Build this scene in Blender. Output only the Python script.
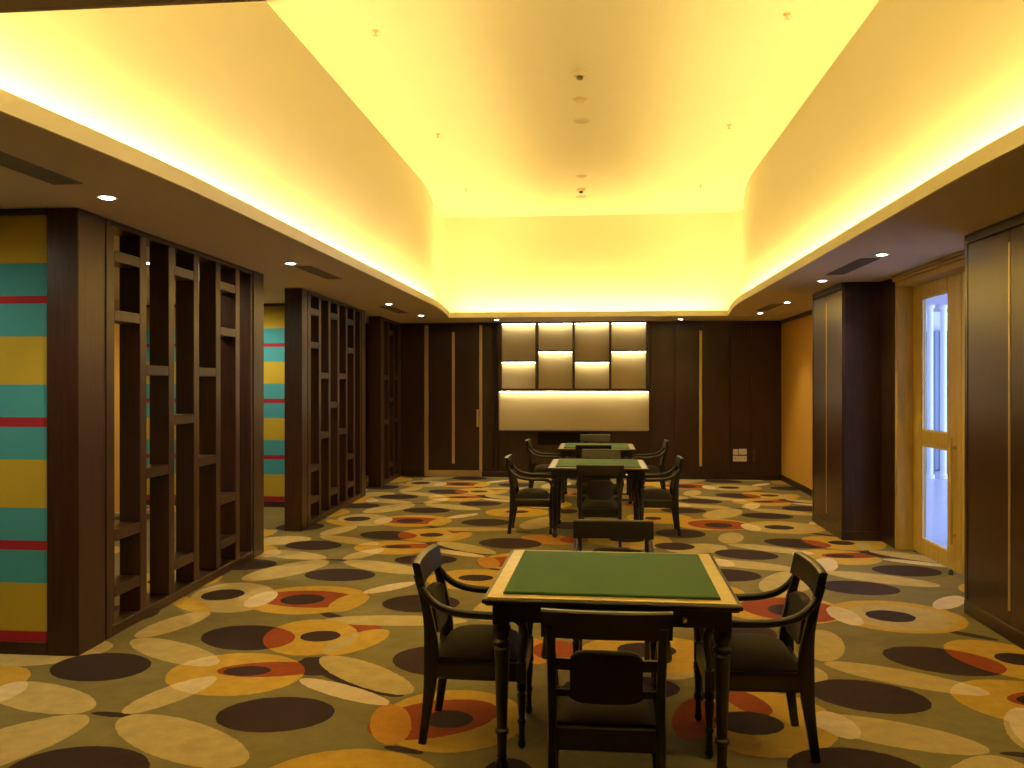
import bpy, bmesh, math, random
from mathutils import Vector, Matrix
random.seed(4)
R = math.radians
sc = bpy.context.scene
C = sc.collection
for o in list(bpy.data.objects):
    bpy.data.objects.remove(o)

# ------------------------------------------------------------------ camera, world, exposure
FPX, CAMH, VPX, HORIZON = 858.0, 1.65, 598.0, 383.0
cam_d = bpy.data.cameras.new('camera')
cam_d.sensor_fit = 'HORIZONTAL'
cam_d.sensor_width = 36.0
cam_d.lens = 36.0 * FPX / 1024.0
cam_d.clip_start = 0.05
cam = bpy.data.objects.new('camera', cam_d)
C.objects.link(cam)
cam.location = (0, 0, CAMH)
cam.rotation_euler = (R(90) + math.atan((HORIZON - 384.0) / FPX), 0, math.atan((VPX - 512.0) / FPX))
sc.camera = cam

world = bpy.data.worlds.new('world')
sc.world = world
world.use_nodes = True
world.node_tree.nodes['Background'].inputs[0].default_value = (0.9, 0.75, 0.5, 1)
world.node_tree.nodes['Background'].inputs[1].default_value = 0.01

vs = sc.view_settings
vs.view_transform = 'Standard'
vs.look = 'None'
vs.exposure = 0.0
vs.gamma = 1.0
vs.use_curve_mapping = False
try:
    sc.cycles.use_denoising = True
    sc.cycles.max_bounces = 10
    sc.cycles.diffuse_bounces = 5
    sc.cycles.sample_clamp_indirect = 6.0
except Exception:
    pass

COVE_STRENGTH = 124.0
COVE_COLOR = (1.0, 0.655, 0.19)
SPOT_WATTS = 46.0
SPOT_COLOR = (1.0, 0.82, 0.53)
NICHE_STRENGTH = 26.0

# ------------------------------------------------------------------ key measures (metres)
SOF = 2.71            # underside of the soffit
TOP = 4.40            # raised ceiling
CX = -0.185           # centre line of the raised ceiling
YB = 14.95            # back wall
XL0, XR0 = -6.1, 3.10
YF = -2.6

# ------------------------------------------------------------------ helpers
def link(name, me, mat=None, parent=None, loc=(0, 0, 0), rot=(0, 0, 0)):
    o = bpy.data.objects.new(name, me)
    C.objects.link(o)
    o.location = loc
    o.rotation_euler = rot
    if parent is not None:
        o.parent = parent
    if mat is not None and me is not None and len(me.materials) == 0:
        me.materials.append(mat)
    return o

def finish(bm, name, smooth=False):
    me = bpy.data.meshes.new(name)
    bmesh.ops.recalc_face_normals(bm, faces=bm.faces[:])
    bm.to_mesh(me)
    bm.free()
    if smooth:
        for p in me.polygons:
            p.use_smooth = True
        try:
            me.set_sharp_from_angle(angle=R(40))
        except Exception:
            pass
    return me

def obj(name, bm, mat, parent=None, loc=(0, 0, 0), rot=(0, 0, 0), smooth=False):
    return link(name, finish(bm, name, smooth), mat, parent, loc, rot)

def add_box(bm, x0, x1, y0, y1, z0, z1, bev=0.0):
    b2 = bmesh.new()
    bmesh.ops.create_cube(b2, size=1.0)
    for v in b2.verts:
        v.co = Vector(((x0 + x1) / 2 + v.co.x * (x1 - x0), (y0 + y1) / 2 + v.co.y * (y1 - y0), (z0 + z1) / 2 + v.co.z * (z1 - z0)))
    if bev > 0:
        bmesh.ops.bevel(b2, geom=b2.edges[:], offset=bev, segments=1, profile=0.5, affect='EDGES')
    me = bpy.data.meshes.new('tmp')
    b2.to_mesh(me); b2.free()
    bm.from_mesh(me)
    bpy.data.meshes.remove(me)
    return bm

def box(name, x0, x1, y0, y1, z0, z1, mat, parent=None, bev=0.0, loc=(0, 0, 0), rot=(0, 0, 0)):
    return obj(name, add_box(bmesh.new(), x0, x1, y0, y1, z0, z1, bev), mat, parent, loc, rot)

def add_lathe(bm, prof, cx=0, cy=0, n=16):
    rings = []
    for r, z in prof:
        rings.append([bm.verts.new((cx + r * math.cos(2 * math.pi * i / n), cy + r * math.sin(2 * math.pi * i / n), z)) for i in range(n)])
    for a, b in zip(rings[:-1], rings[1:]):
        for i in range(n):
            bm.faces.new((a[i], a[(i + 1) % n], b[(i + 1) % n], b[i]))
    bm.faces.new(rings[0][::-1]); bm.faces.new(rings[-1])
    return bm

def catmull(pts, n=6):
    P = [Vector(p) for p in pts]
    P = [P[0] * 2 - P[1]] + P + [P[-1] * 2 - P[-2]]
    out = []
    for i in range(1, len(P) - 2):
        for k in range(n):
            t = k / n
            a, b, c, d = P[i - 1], P[i], P[i + 1], P[i + 2]
            out.append(0.5 * ((2 * b) + (c - a) * t + (2 * a - 5 * b + 4 * c - d) * t * t + (3 * b - a - 3 * c + d) * t ** 3))
    out.append(P[-2])
    return out

def add_sweep(bm, path, wx, wn, side=Vector((1, 0, 0)), n=8, square=False):
    """sweep an elliptical (or square) section: half-size wx(t) along `side`, wn(t) across"""
    rings = []
    m = len(path)
    for i, p in enumerate(path):
        d = (path[min(i + 1, m - 1)] - path[max(i - 1, 0)]).normalized()
        s = (side - d * side.dot(d)).normalized()
        q = d.cross(s).normalized()
        t = i / (m - 1)
        a = wx(t) if callable(wx) else wx
        b = wn(t) if callable(wn) else wn
        if square:
            offs = [(-1, -.7), (-.7, -1), (.7, -1), (1, -.7), (1, .7), (.7, 1), (-.7, 1), (-1, .7)]
        else:
            offs = [(math.cos(2 * math.pi * k / n), math.sin(2 * math.pi * k / n)) for k in range(n)]
        rings.append([bm.verts.new(p + s * a * u + q * b * v) for u, v in offs])
    k = len(rings[0])
    for a, b in zip(rings[:-1], rings[1:]):
        for i in range(k):
            bm.faces.new((a[i], a[(i + 1) % k], b[(i + 1) % k], b[i]))
    bm.faces.new(rings[0][::-1]); bm.faces.new(rings[-1])
    return bm

def empty(name, loc=(0, 0, 0), rz=0.0):
    o = bpy.data.objects.new(name, None)
    C.objects.link(o)
    o.location = loc
    o.rotation_euler = (0, 0, rz)
    o.empty_display_size = 0.1
    return o

def tag(o, label=None, cat=None, group=None, kind=None):
    if label: o['label'] = label
    if cat: o['category'] = cat
    if group: o['group'] = group
    if kind: o['kind'] = kind
    return o

def thing(name, label, cat, loc=(0, 0, 0), rz=0.0, group=None):
    return tag(empty(name, loc, rz), label, cat, group)

def copy_tree(o, parent=None):
    c = o.copy()
    C.objects.link(c)
    c.parent = parent
    for ch in list(o.children):
        copy_tree(ch, c)
    return c

# ------------------------------------------------------------------ materials
def mat_new(name):
    m = bpy.data.materials.new(name)
    m.use_nodes = True
    nt = m.node_tree
    return m, nt, nt.nodes['Principled BSDF']

def setp(b, **k):
    names = {'rough': 'Roughness', 'metal': 'Metallic', 'coat': 'Coat Weight', 'coatr': 'Coat Roughness', 'spec': 'Specular IOR Level', 'trans': 'Transmission Weight', 'sheen': 'Sheen Weight', 'ior': 'IOR'}
    for a, v in k.items():
        b.inputs[names[a]].default_value = v

def plain(name, col, rough=0.6, vary=0.08, scale=30.0, bump=0.0, **k):
    m, nt, b = mat_new(name)
    tc = nt.nodes.new('ShaderNodeTexCoord')
    nz = nt.nodes.new('ShaderNodeTexNoise')
    nz.inputs['Scale'].default_value = scale
    nz.inputs['Detail'].default_value = 4
    nt.links.new(tc.outputs['Object'], nz.inputs['Vector'])
    mx = nt.nodes.new('ShaderNodeMix'); mx.data_type = 'RGBA'
    mx.inputs[6].default_value = (*[c * (1 - vary) for c in col], 1)
    mx.inputs[7].default_value = (*[min(1, c * (1 + vary)) for c in col], 1)
    nt.links.new(nz.outputs['Fac'], mx.inputs[0])
    nt.links.new(mx.outputs[2], b.inputs['Base Color'])
    setp(b, rough=rough, **k)
    if bump:
        bp = nt.nodes.new('ShaderNodeBump')
        bp.inputs['Strength'].default_value = bump
        bp.inputs['Distance'].default_value = 0.004
        nt.links.new(nz.outputs['Fac'], bp.inputs['Height'])
        nt.links.new(bp.outputs['Normal'], b.inputs['Normal'])
    return m

def wood(name, dark, light, rough=0.35, stretch=(14, 14, 0.7), scale=3.0, coat=0.0, coatr=0.15, spec=0.5):
    m, nt, b = mat_new(name)
    tc = nt.nodes.new('ShaderNodeTexCoord')
    mp = nt.nodes.new('ShaderNodeMapping')
    mp.inputs['Scale'].default_value = stretch
    nt.links.new(tc.outputs['Object'], mp.inputs['Vector'])
    nz = nt.nodes.new('ShaderNodeTexNoise')
    nz.inputs['Scale'].default_value = scale
    nz.inputs['Detail'].default_value = 5
    nz.inputs['Roughness'].default_value = 0.65
    nt.links.new(mp.outputs[0], nz.inputs['Vector'])
    cr = nt.nodes.new('ShaderNodeValToRGB')
    cr.color_ramp.elements[0].position = 0.32
    cr.color_ramp.elements[0].color = (*dark, 1)
    cr.color_ramp.elements[1].position = 0.70
    cr.color_ramp.elements[1].color = (*light, 1)
    nt.links.new(nz.outputs['Fac'], cr.inputs[0])
    nt.links.new(cr.outputs[0], b.inputs['Base Color'])
    setp(b, rough=rough, coat=coat, coatr=coatr, spec=spec)
    return m

def emis(name, col, strength):
    m, nt, b = mat_new(name)
    b.inputs['Base Color'].default_value = (*col, 1)
    b.inputs['Emission Color'].default_value = (*col, 1)
    b.inputs['Emission Strength'].default_value = strength
    return m

M = {}
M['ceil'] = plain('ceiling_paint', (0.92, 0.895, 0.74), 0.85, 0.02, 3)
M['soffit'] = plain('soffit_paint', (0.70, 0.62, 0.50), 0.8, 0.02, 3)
M['walnut'] = wood('walnut_veneer', (0.019, 0.0068, 0.0046), (0.048, 0.0190, 0.0122), 0.36)
M['walnut_h'] = wood('walnut_rail', (0.019, 0.0068, 0.0046), (0.048, 0.0190, 0.0122), 0.36, stretch=(14, 0.7, 14))
M['lattice'] = wood('lattice_walnut', (0.026, 0.0100, 0.0062), (0.056, 0.0240, 0.0140), 0.36, spec=0.38)
M['lattice_h'] = wood('lattice_walnut_rail', (0.026, 0.0100, 0.0062), (0.056, 0.0240, 0.0140), 0.36, spec=0.38, stretch=(14, 0.7, 14))
M['satin'] = wood('satin_walnut', (0.026, 0.0100, 0.0064), (0.052, 0.0215, 0.0130), 0.30, spec=0.40)
M['ebony'] = wood('ebony_lacquer', (0.0045, 0.0032, 0.0026), (0.010, 0.0070, 0.0054), 0.34, stretch=(9, 9, 1.2), coat=0.12, coatr=0.10)
M['seat'] = plain('seat_cloth', (0.015, 0.0102, 0.0082), 0.85, 0.25, 220, 0.2)
M['baize'] = plain('green_baize', (0.030, 0.110, 0.030), 0.95, 0.12, 260, 0.15, sheen=0.15)
M['border'] = wood('table_border_oak', (0.42, 0.31, 0.085), (0.56, 0.43, 0.14), 0.30, stretch=(4, 4, 4), coat=0.4, coatr=0.15)
M['brass'] = plain('brushed_brass', (0.78, 0.60, 0.33), 0.45, 0.1, 60, metal=1.0)
M['gold_oak'] = wood('golden_oak', (0.48, 0.325, 0.060), (0.62, 0.45, 0.105), 0.38, stretch=(9, 9, 0.6))
M['orange'] = plain('ochre_wallcover', (0.66, 0.37, 0.045), 0.75, 0.06, 40)
M['fabric'] = plain('niche_fabric', (0.48, 0.385, 0.185), 0.9, 0.06, 120, 0.1)
M['black'] = plain('matte_black', (0.004, 0.0035, 0.003), 0.9, 0.1)
M['white'] = plain('white_plastic', (0.75, 0.68, 0.58), 0.4, 0.02)
M['dim_plate'] = plain('bronze_plate', (0.075, 0.055, 0.038), 0.4, 0.05)
M['grille'] = plain('vent_grille', (0.26, 0.22, 0.17), 0.6, 0.05)
M['fixture'] = plain('fixture_white', (0.80, 0.72, 0.55), 0.5, 0.02)
M['chrome'] = plain('chrome', (0.7, 0.66, 0.6), 0.25, 0.03, metal=1.0)
M['led'] = emis('cove_led', COVE_COLOR, COVE_STRENGTH)
M['niche_led'] = emis('niche_led', (1.0, 0.86, 0.60), NICHE_STRENGTH)
M['lens'] = emis('downlight_lens', (1.0, 0.93, 0.86), 22.0)
M['corridor'] = plain('corridor_plaster', (0.74, 0.75, 0.78), 0.7, 0.03, 4)
M['corridor_floor'] = plain('corridor_stone', (0.50, 0.50, 0.60), 0.25, 0.08, 2)
M['corridor_ceiling'] = plain('corridor_ceiling_paint', (0.42, 0.38, 0.46), 0.8, 0.03, 3)
M['drape'] = plain('grey_drape', (0.20, 0.24, 0.32), 0.85, 0.06, 30)
gm, gnt, gb = mat_new('clear_glass')
gnt.nodes.remove(gb)
g_t = gnt.nodes.new('ShaderNodeBsdfTransparent'); g_t.inputs[0].default_value = (0.94, 0.96, 1.0, 1)
g_g = gnt.nodes.new('ShaderNodeBsdfGlossy'); g_g.inputs['Roughness'].default_value = 0.03
g_f = gnt.nodes.new('ShaderNodeFresnel'); g_f.inputs['IOR'].default_value = 1.30
g_m = gnt.nodes.new('ShaderNodeMixShader')
g_b = gnt.nodes.new('ShaderNodeNewGeometry')
g_i = gnt.nodes.new('ShaderNodeMath'); g_i.operation = 'SUBTRACT'; g_i.inputs[0].default_value = 1.0
g_x = gnt.nodes.new('ShaderNodeMath'); g_x.operation = 'MULTIPLY'
gnt.links.new(g_b.outputs['Backfacing'], g_i.inputs[1]); gnt.links.new(g_f.outputs[0], g_x.inputs[0]); gnt.links.new(g_i.outputs[0], g_x.inputs[1])
gnt.links.new(g_x.outputs[0], g_m.inputs[0]); gnt.links.new(g_t.outputs[0], g_m.inputs[1]); gnt.links.new(g_g.outputs[0], g_m.inputs[2])
gnt.links.new(g_m.outputs[0], gnt.nodes['Material Output'].inputs[0])
M['glass'] = gm

def stripes_material():
    m, nt, b = mat_new('striped_wallcover')
    tc = nt.nodes.new('ShaderNodeTexCoord')
    sp = nt.nodes.new('ShaderNodeSeparateXYZ')
    nt.links.new(tc.outputs['Object'], sp.inputs[0])
    mr = nt.nodes.new('ShaderNodeMath'); mr.operation = 'DIVIDE'; mr.inputs[1].default_value = 3.0
    nt.links.new(sp.outputs[2], mr.inputs[0])
    cr = nt.nodes.new('ShaderNodeValToRGB')
    cr.color_ramp.interpolation = 'CONSTANT'
    Yc, Tc, Rc = (0.50, 0.385, 0.025), (0.050, 0.34, 0.43), (0.34, 0.010, 0.024)
    bands = [(0.0, Rc), (0.136, Yc), (0.432, Tc), (0.630, Rc), (0.684, Tc), (0.885, Yc), (1.18, Tc), (1.376, Rc), (1.434, Tc), (1.635, Yc), (1.923, Tc), (2.124, Rc), (2.178, Tc), (2.377, Yc)]
    el = cr.color_ramp.elements
    el[0].position = 0.0; el[0].color = (*bands[0][1], 1)
    el[1].position = bands[1][0] / 3; el[1].color = (*bands[1][1], 1)
    for z, c in bands[2:]:
        e = el.new(z / 3); e.color = (*c, 1)
    nt.links.new(mr.outputs[0], cr.inputs[0])
    nt.links.new(cr.outputs[0], b.inputs['Base Color'])
    setp(b, rough=0.8)
    return m
M['stripes'] = stripes_material()

# ------------------------------------------------------------------ carpet material: printed ovals, repeat 3.75 m by 8.6 m
CPX, CPY, CNX, CNY = 8.6, 3.75, 8, 3     # pattern repeat and the cells it is split into
def carpet_material(ci, cj):
    m, nt, b = mat_new('carpet_ovals')
    N, L = nt.nodes, nt.links
    tc = N.new('ShaderNodeTexCoord')
    wob = N.new('ShaderNodeTexNoise'); wob.inputs['Scale'].default_value = 26.0; wob.inputs['Detail'].default_value = 2
    L.new(tc.outputs['Object'], wob.inputs['Vector'])
    off = N.new('ShaderNodeVectorMath'); off.operation = 'SUBTRACT'; off.inputs[1].default_value = (0.5, 0.5, 0.5)
    L.new(wob.outputs['Color'], off.inputs[0])
    sc_ = N.new('ShaderNodeVectorMath'); sc_.operation = 'SCALE'; sc_.inputs['Scale'].default_value = 0.016
    L.new(off.outputs[0], sc_.inputs[0])
    pos = N.new('ShaderNodeVectorMath'); pos.operation = 'ADD'
    L.new(tc.outputs['Object'], pos.inputs[0]); L.new(sc_.outputs[0], pos.inputs[1])
    TX, TY = CPX, CPY
    cache = {}
    ccx, ccy = (ci + 0.5) * TX / CNX, (cj + 0.5) * TY / CNY
    def near(e):
        dx = (e[0] - ccx + TX / 2) % TX - TX / 2
        dy = (e[1] - ccy + TY / 2) % TY - TY / 2
        r_ = max(e[2], e[3]) + 0.03
        return abs(dx) < TX / CNX / 2 + r_ and abs(dy) < TY / CNY / 2 + r_
    def mask(e):
        if e in cache: return cache[e]
        x, y, a, bb, ang = e
        s = N.new('ShaderNodeVectorMath'); s.operation = 'SUBTRACT'; s.inputs[1].default_value = (x, y, 0)
        L.new(pos.outputs[0], s.inputs[0])
        w = N.new('ShaderNodeVectorMath'); w.operation = 'WRAP'
        w.inputs[1].default_value = (TX / 2, TY / 2, 1); w.inputs[2].default_value = (-TX / 2, -TY / 2, -1)
        L.new(s.outputs[0], w.inputs[0])
        mp = N.new('ShaderNodeMapping'); mp.vector_type = 'TEXTURE'
        mp.inputs['Rotation'].default_value = (0, 0, R(ang)); mp.inputs['Scale'].default_value = (a, bb, 1000)
        L.new(w.outputs[0], mp.inputs[0])
        ln = N.new('ShaderNodeVectorMath'); ln.operation = 'LENGTH'
        L.new(mp.outputs[0], ln.inputs[0])
        lt = N.new('ShaderNodeMath'); lt.operation = 'LESS_THAN'; lt.inputs[1].default_value = 1.0
        L.new(ln.outputs['Value'], lt.inputs[0])
        cache[e] = lt.outputs[0]
        return cache[e]
    COL = {'base': (0.190, 0.148, 0.052), 'C': (0.475, 0.375, 0.150), 'Y': (0.52, 0.335, 0.050), 'O': (0.48, 0.235, 0.034),
           'R': (0.27, 0.058, 0.016), 'B': (0.036, 0.0205, 0.0200), 'P': (0.66, 0.535, 0.32)}
    bn = N.new('ShaderNodeTexNoise'); bn.inputs['Scale'].default_value = 1.7; bn.inputs['Detail'].default_value = 3
    L.new(tc.outputs['Object'], bn.inputs['Vector'])
    bmix = N.new('ShaderNodeMix'); bmix.data_type = 'RGBA'
    bmix.inputs[6].default_value = (0.150, 0.122, 0.038, 1); bmix.inputs[7].default_value = (0.240, 0.208, 0.088, 1)
    L.new(bn.outputs['Fac'], bmix.inputs[0])
    cur = [bmix.outputs[2]]
    def paint(col, mk):
        mx = N.new('ShaderNodeMix'); mx.data_type = 'RGBA'
        L.new(mk, mx.inputs[0]); L.new(cur[0], mx.inputs[6])
        mx.inputs[7].default_value = (*COL[col], 1)
        cur[0] = mx.outputs[2]
    def both(a, c):
        mm = N.new('ShaderNodeMath'); mm.operation = 'MULTIPLY'
        L.new(mask(a), mm.inputs[0]); L.new(mask(c), mm.inputs[1])
        return mm.outputs[0]
    S = lambda e: (round(e[0] + 4.3, 3), round(e[1] - 0.04, 3)) + e[2:]
    k1 = (-2.92, 4.24, .40, .16, -23); k4 = (-2.60, 5.04, .43, .14, -31); k2 = (-2.25, 4.35, .30, .11, 70)
    y1 = (-2.05, 4.70, .40, .35, -20); y2 = (-1.86, 5.43, .40, .30, -70); y3 = (-1.53, 5.35, .30, .14, 69)
    b4 = (-2.26, 5.37, .33, .255, -24); s2 = (.82, 4.28, .42, .33, 70)
    seq = [
        # dark slivers and red wedges that lie below the ovals
        ('B', (-1.39, 4.72, .46, .11, -38), 1), ('B', (-1.61, 4.87, .17, .17, -30), 1), ('B', (-2.41, 4.05, .11, .03, -5), 1), ('B', (-1.87, 5.92, .16, .045, -38), 1),
        ('B', (-.87, 3.79, .10, .03, -15)), ('B', (-.82, 5.71, .10, .04, 0)), ('R', (-1.60, 5.67, .19, .10, -30)),
        # cream ovals
        ('C', k1, 1), ('C', (-2.73, 3.59, .48, .21, 65), 1), ('C', (-1.93, 3.80, .46, .17, -30), 1), ('C', k4, 1), ('C', k2, 1),
        ('C', (-2.89, 5.62, .34, .13, 77), 1), ('C', (-1.40, 5.85, .50, .13, 4)), ('C', (-1.32, 4.76, .43, .14, -41), 1),
        ('C', (-.67, 6.37, .48, .20, 74)), ('C', (.98, 4.95, .33, .24, 30), -1), ('C', (.53, 5.21, .40, .18, 67), -1),
        ('C', (-2.80, 6.38, .48, .32, -64)),
        # yellow ovals
        ('Y', y1, 1), ('Y', y2, 1), ('Y', y3, 1), ('Y', (-2.20, 6.36, .46, .43, 0), 1), ('Y', (-1.025, 7.15, .41, .38, 0), 1),
        ('Y', (-.71, 4.17, .39, .36, 90), 1), ('O', (-.52, 5.30, .33, .25, -43)), ('Y', s2, -1), ('Y', (.33, 5.30, .44, .36, 0), -1),
        ('Y', (.75, 6.86, .40, .42, 0), -1), ('Y', (1.33, 6.45, .46, .42, 0)), ('Y', (-3.03, 6.13, .30, .10, -43)),
        # reds
        ('R', (1.40, 6.43, .36, .33, -30)), ('R', (-2.20, 6.37, .40, .25, -8)), 
        ('R', (-.80, 4.16, .34, .22, 35)), ('R', (.48, 4.30, .28, .11, 77)), ('R', (.77, 4.53, .18, .09, -70)), ('R', (-.25, 5.30, .15, .20, 0)),
        ('C', (2.12, 6.29, .36, .33, 0)),
        ('Y', (-1.87, 6.30, .28, .12, 87)), ('O', (-1.0, 4.08, .25, .10, -75)),
        # pale slivers
        ('P', (-2.56, 6.33, .25, .10, -87), 1), ('P', (-1.36, 4.48, .33, .08, -29), 1), ('P', (-1.67, 6.79, .26, .09, 53), 1), ('P', (1.15, 4.28, .17, .09, 98), -1),
        ('P', (2.06, 4.28, .28, .10, 76)),
        # brown ovals
        ('B', (-2.88, 4.73, .30, .24, -19), 1), ('B', (-2.21, 3.45, .31, .24, -8), 1), ('B', (-1.60, 4.14, .29, .23, 5), 1), ('B', b4, 1),
        ('B', (-2.91, 6.43, .16, .175, 0), 1), ('B', (-2.24, 6.35, .165, .155, 0), 1), ('B', (-1.80, 5.44, .13, .12, 0), 1), ('B', (-2.00, 4.74, .135, .085, 5), 1),
        ('B', (-.90, 5.04, .33, .28, -20), 1), ('B', (-1.32, 6.33, .29, .26, 0), 1), ('B', (-1.03, 7.20, .15, .12, 0), 1), ('B', (-.73, 4.16, .12, .11, 0), 1),
        ('B', (.73, 4.26, .165, .145, 0), -1), ('B', (1.10, 3.77, .29, .24, 0), -1), ('B', (.90, 5.80, .27, .28, 0), -1), ('B', (.30, 5.36, .18, .15, 0), -1),
        ('B', (.24, 4.70, .20, .17, 0)), ('B', (.77, 5.04, .20, .20, 0)), ('B', (.67, 6.83, .10, .12, 0), -1), ('B', (-.34, 6.21, .20, .25, 0)), ('B', (-.38, 7.30, .12, .20, 0)),
    ]
    r1 = (-1.88, 4.78, .30, .13, 10)
    pairs = [('R', r1, y1), ('B', (-2.00, 4.74, .135, .085, 5), y1), ('P', k4, y1), ('P', k2, y1), ('C', y2, y3), ('R', b4, y2)]
    for it in seq:
        for e in ([it[1], S(it[1])] if len(it) > 2 and it[2] > 0 else [it[1], (it[1][0] - 4.3,) + it[1][1:]] if len(it) > 2 else [it[1]]):
            if near(e): paint(it[0], mask(e))
    for c, a, d in pairs + [(c, S(a), S(d)) for c, a, d in pairs] + [('P', S(k1), s2)]:
        if near(a) and near(d): paint(c, both(a, d))
    # tuft mottling and pile relief
    n2 = N.new('ShaderNodeTexNoise'); n2.inputs['Scale'].default_value = 9.0; n2.inputs['Detail'].default_value = 6; n2.inputs['Roughness'].default_value = 0.7
    L.new(tc.outputs['Object'], n2.inputs['Vector'])
    rr = N.new('ShaderNodeMapRange'); rr.inputs['From Min'].default_value = 0.3; rr.inputs['From Max'].default_value = 0.7
    rr.inputs['To Min'].default_value = 0.84; rr.inputs['To Max'].default_value = 1.14
    L.new(n2.outputs['Fac'], rr.inputs[0])
    vm = N.new('ShaderNodeVectorMath'); vm.operation = 'SCALE'
    L.new(cur[0], vm.inputs[0]); L.new(rr.outputs[0], vm.inputs['Scale'])
    L.new(vm.outputs[0], b.inputs['Base Color'])
    n3 = N.new('ShaderNodeTexNoise'); n3.inputs['Scale'].default_value = 240.0
    L.new(tc.outputs['Object'], n3.inputs['Vector'])
    bp = N.new('ShaderNodeBump'); bp.inputs['Strength'].default_value = 0.25; bp.inputs['Distance'].default_value = 0.004
    L.new(n3.outputs['Fac'], bp.inputs['Height']); L.new(bp.outputs[0], b.inputs['Normal'])
    setp(b, rough=0.95, spec=0.15)
    return m

# ------------------------------------------------------------------ the setting
bm = bmesh.new()
gx = sorted({XL0, 3.24} | {k * CPX / CNX for k in range(-9, 9) if XL0 < k * CPX / CNX < 3.24})
gy = sorted({YF, YB + 0.1} | {k * CPY / CNY for k in range(-9, 20) if YF < k * CPY / CNY < YB + 0.1})
top = [[bm.verts.new((x, y, 0.0)) for y in gy] for x in gx]
for i in range(len(gx) - 1):
    for j in range(len(gy) - 1):
        f = bm.faces.new((top[i][j], top[i + 1][j], top[i + 1][j + 1], top[i][j + 1]))
        f.material_index = int((gx[i] + gx[i + 1]) / 2 // (CPX / CNX)) % CNX * CNY + int((gy[j] + gy[j + 1]) / 2 // (CPY / CNY)) % CNY
add_box(bm, XL0, 3.24, YF, YB + 0.1, -0.08, -0.002)
me = finish(bm, 'floor')
for ci in range(CNX):
    for cj in range(CNY):
        me.materials.append(carpet_material(ci, cj))
tag(link('floor', me), 'carpet of overlapping brown, cream, yellow and red ovals on olive', None, None, 'structure')

# raised ceiling with a curved cove
LF, LB = 2.30, 13.75           # front and back edge of the opening
def flare(y, f, b, span):
    d = min(y - f, b - y)
    return (1 - d / span) ** 1.6 if d < span else 0.0
def lip_half(y): return 2.035 + 0.18 * flare(y, LF, LB, 2.4)
WF, WB = 1.95, 14.12
def wall_half(y): return 2.195 + 0.33 * flare(y, WF, WB, 2.7)
NS = 60
ly = [LF + (LB - LF) * i / NS for i in range(NS + 1)]
lipL = [(CX - lip_half(y), y) for y in ly]
lipR = [(CX + lip_half(y), y) for y in ly]
wy = [WF + (WB - WF) * i / NS for i in range(NS + 1)]
outl = [(CX - wall_half(y), y) for y in wy] + [(CX + wall_half(y), y) for y in reversed(wy)]

def fillet(pts, r=0.35, seg=6):
    out = []
    n = len(pts)
    corners = {0, NS, NS + 1, n - 1}
    for i, p in enumerate(pts):
        if i not in corners:
            if all((Vector(p) - Vector(pts[c])).length > r * 1.02 for c in corners): out.append(p)
            continue
        P = Vector(p)
        A = Vector(pts[i - 1]); B = Vector(pts[(i + 1) % n])
        a = P + (A - P).normalized() * r; b = P + (B - P).normalized() * r
        for k in range(seg + 1):
            t = k / seg
            out.append(tuple((1 - t) ** 2 * a + 2 * t * (1 - t) * P + t * t * b))
    return out
wall_poly = fillet(outl)

bm = bmesh.new()
bm.faces.new([bm.verts.new((x, y, TOP)) for x, y in wall_poly])
r = bmesh.ops.extrude_face_region(bm, geom=bm.faces[:])
for v in [g for g in r['geom'] if isinstance(g, bmesh.types.BMVert)]: v.co.z += 0.05
ceiling = tag(obj('ceiling', bm, M['ceil']), 'raised warm-lit ceiling with curved cove', None, None, 'structure')

bm = bmesh.new()
vb = [bm.verts.new((x, y, SOF + 0.035)) for x, y in wall_poly]
vt = [bm.verts.new((x, y, TOP)) for x, y in wall_poly]
for i in range(len(vb)):
    j = (i + 1) % len(vb)
    bm.faces.new((vb[i], vb[j], vt[j], vt[i]))
obj('cove_wall', bm, M['ceil'], ceiling, smooth=True)

def slab_strip(bm, inner, xo, z0, z1):
    rows = []
    for x, y in inner:
        rows.append([bm.verts.new((x, y, z0)), bm.verts.new((xo, y, z0)), bm.verts.new((xo, y, z1)), bm.verts.new((x, y, z1))])
    for a, b in zip(rows[:-1], rows[1:]):
        for k in range(4):
            bm.faces.new((a[k], a[(k + 1) % 4], b[(k + 1) % 4], b[k]))
    bm.faces.new(rows[0]); bm.faces.new(rows[-1][::-1])
bm = bmesh.new()
slab_strip(bm, [(x - 0.017, y) for x, y in lipL], XL0, SOF, SOF + 0.03)
slab_strip(bm, [(x + 0.017, y) for x, y in lipR], 3.24, SOF, SOF + 0.03)
add_box(bm, XL0, 3.24, YF, LF - 0.017, SOF, SOF + 0.03)
add_box(bm, XL0, 3.24, LB + 0.017, YB + 0.1, SOF, SOF + 0.03)
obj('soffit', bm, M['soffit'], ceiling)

bm = bmesh.new()
loop = lipL + lipR[::-1]
def offset_in(pts, d):
    return [(x - d if x < CX else x + d, y) for x, y in pts]
def ribbon(bm, pts, th, z0, z1, closed=False):
    rows = []
    n = len(pts)
    for i, (x, y) in enumerate(pts):
        a = Vector(pts[max(i - 1, 0)]); b = Vector(pts[min(i + 1, n - 1)])
        d = (b - a).normalized(); nn = Vector((-d.y, d.x)) * th
        rows.append([bm.verts.new((x, y, z0)), bm.verts.new((x + nn.x, y + nn.y, z0)), bm.verts.new((x + nn.x, y + nn.y, z1)), bm.verts.new((x, y, z1))])
    for a, b in zip(rows[:-1], rows[1:]):
        for k in range(4):
            bm.faces.new((a[k], a[(k + 1) % 4], b[(k + 1) % 4], b[k]))
    bm.faces.new(rows[0]); bm.faces.new(rows[-1][::-1])
ribbon(bm, lipL, 0.018, SOF - 0.001, SOF + 0.085)
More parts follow.
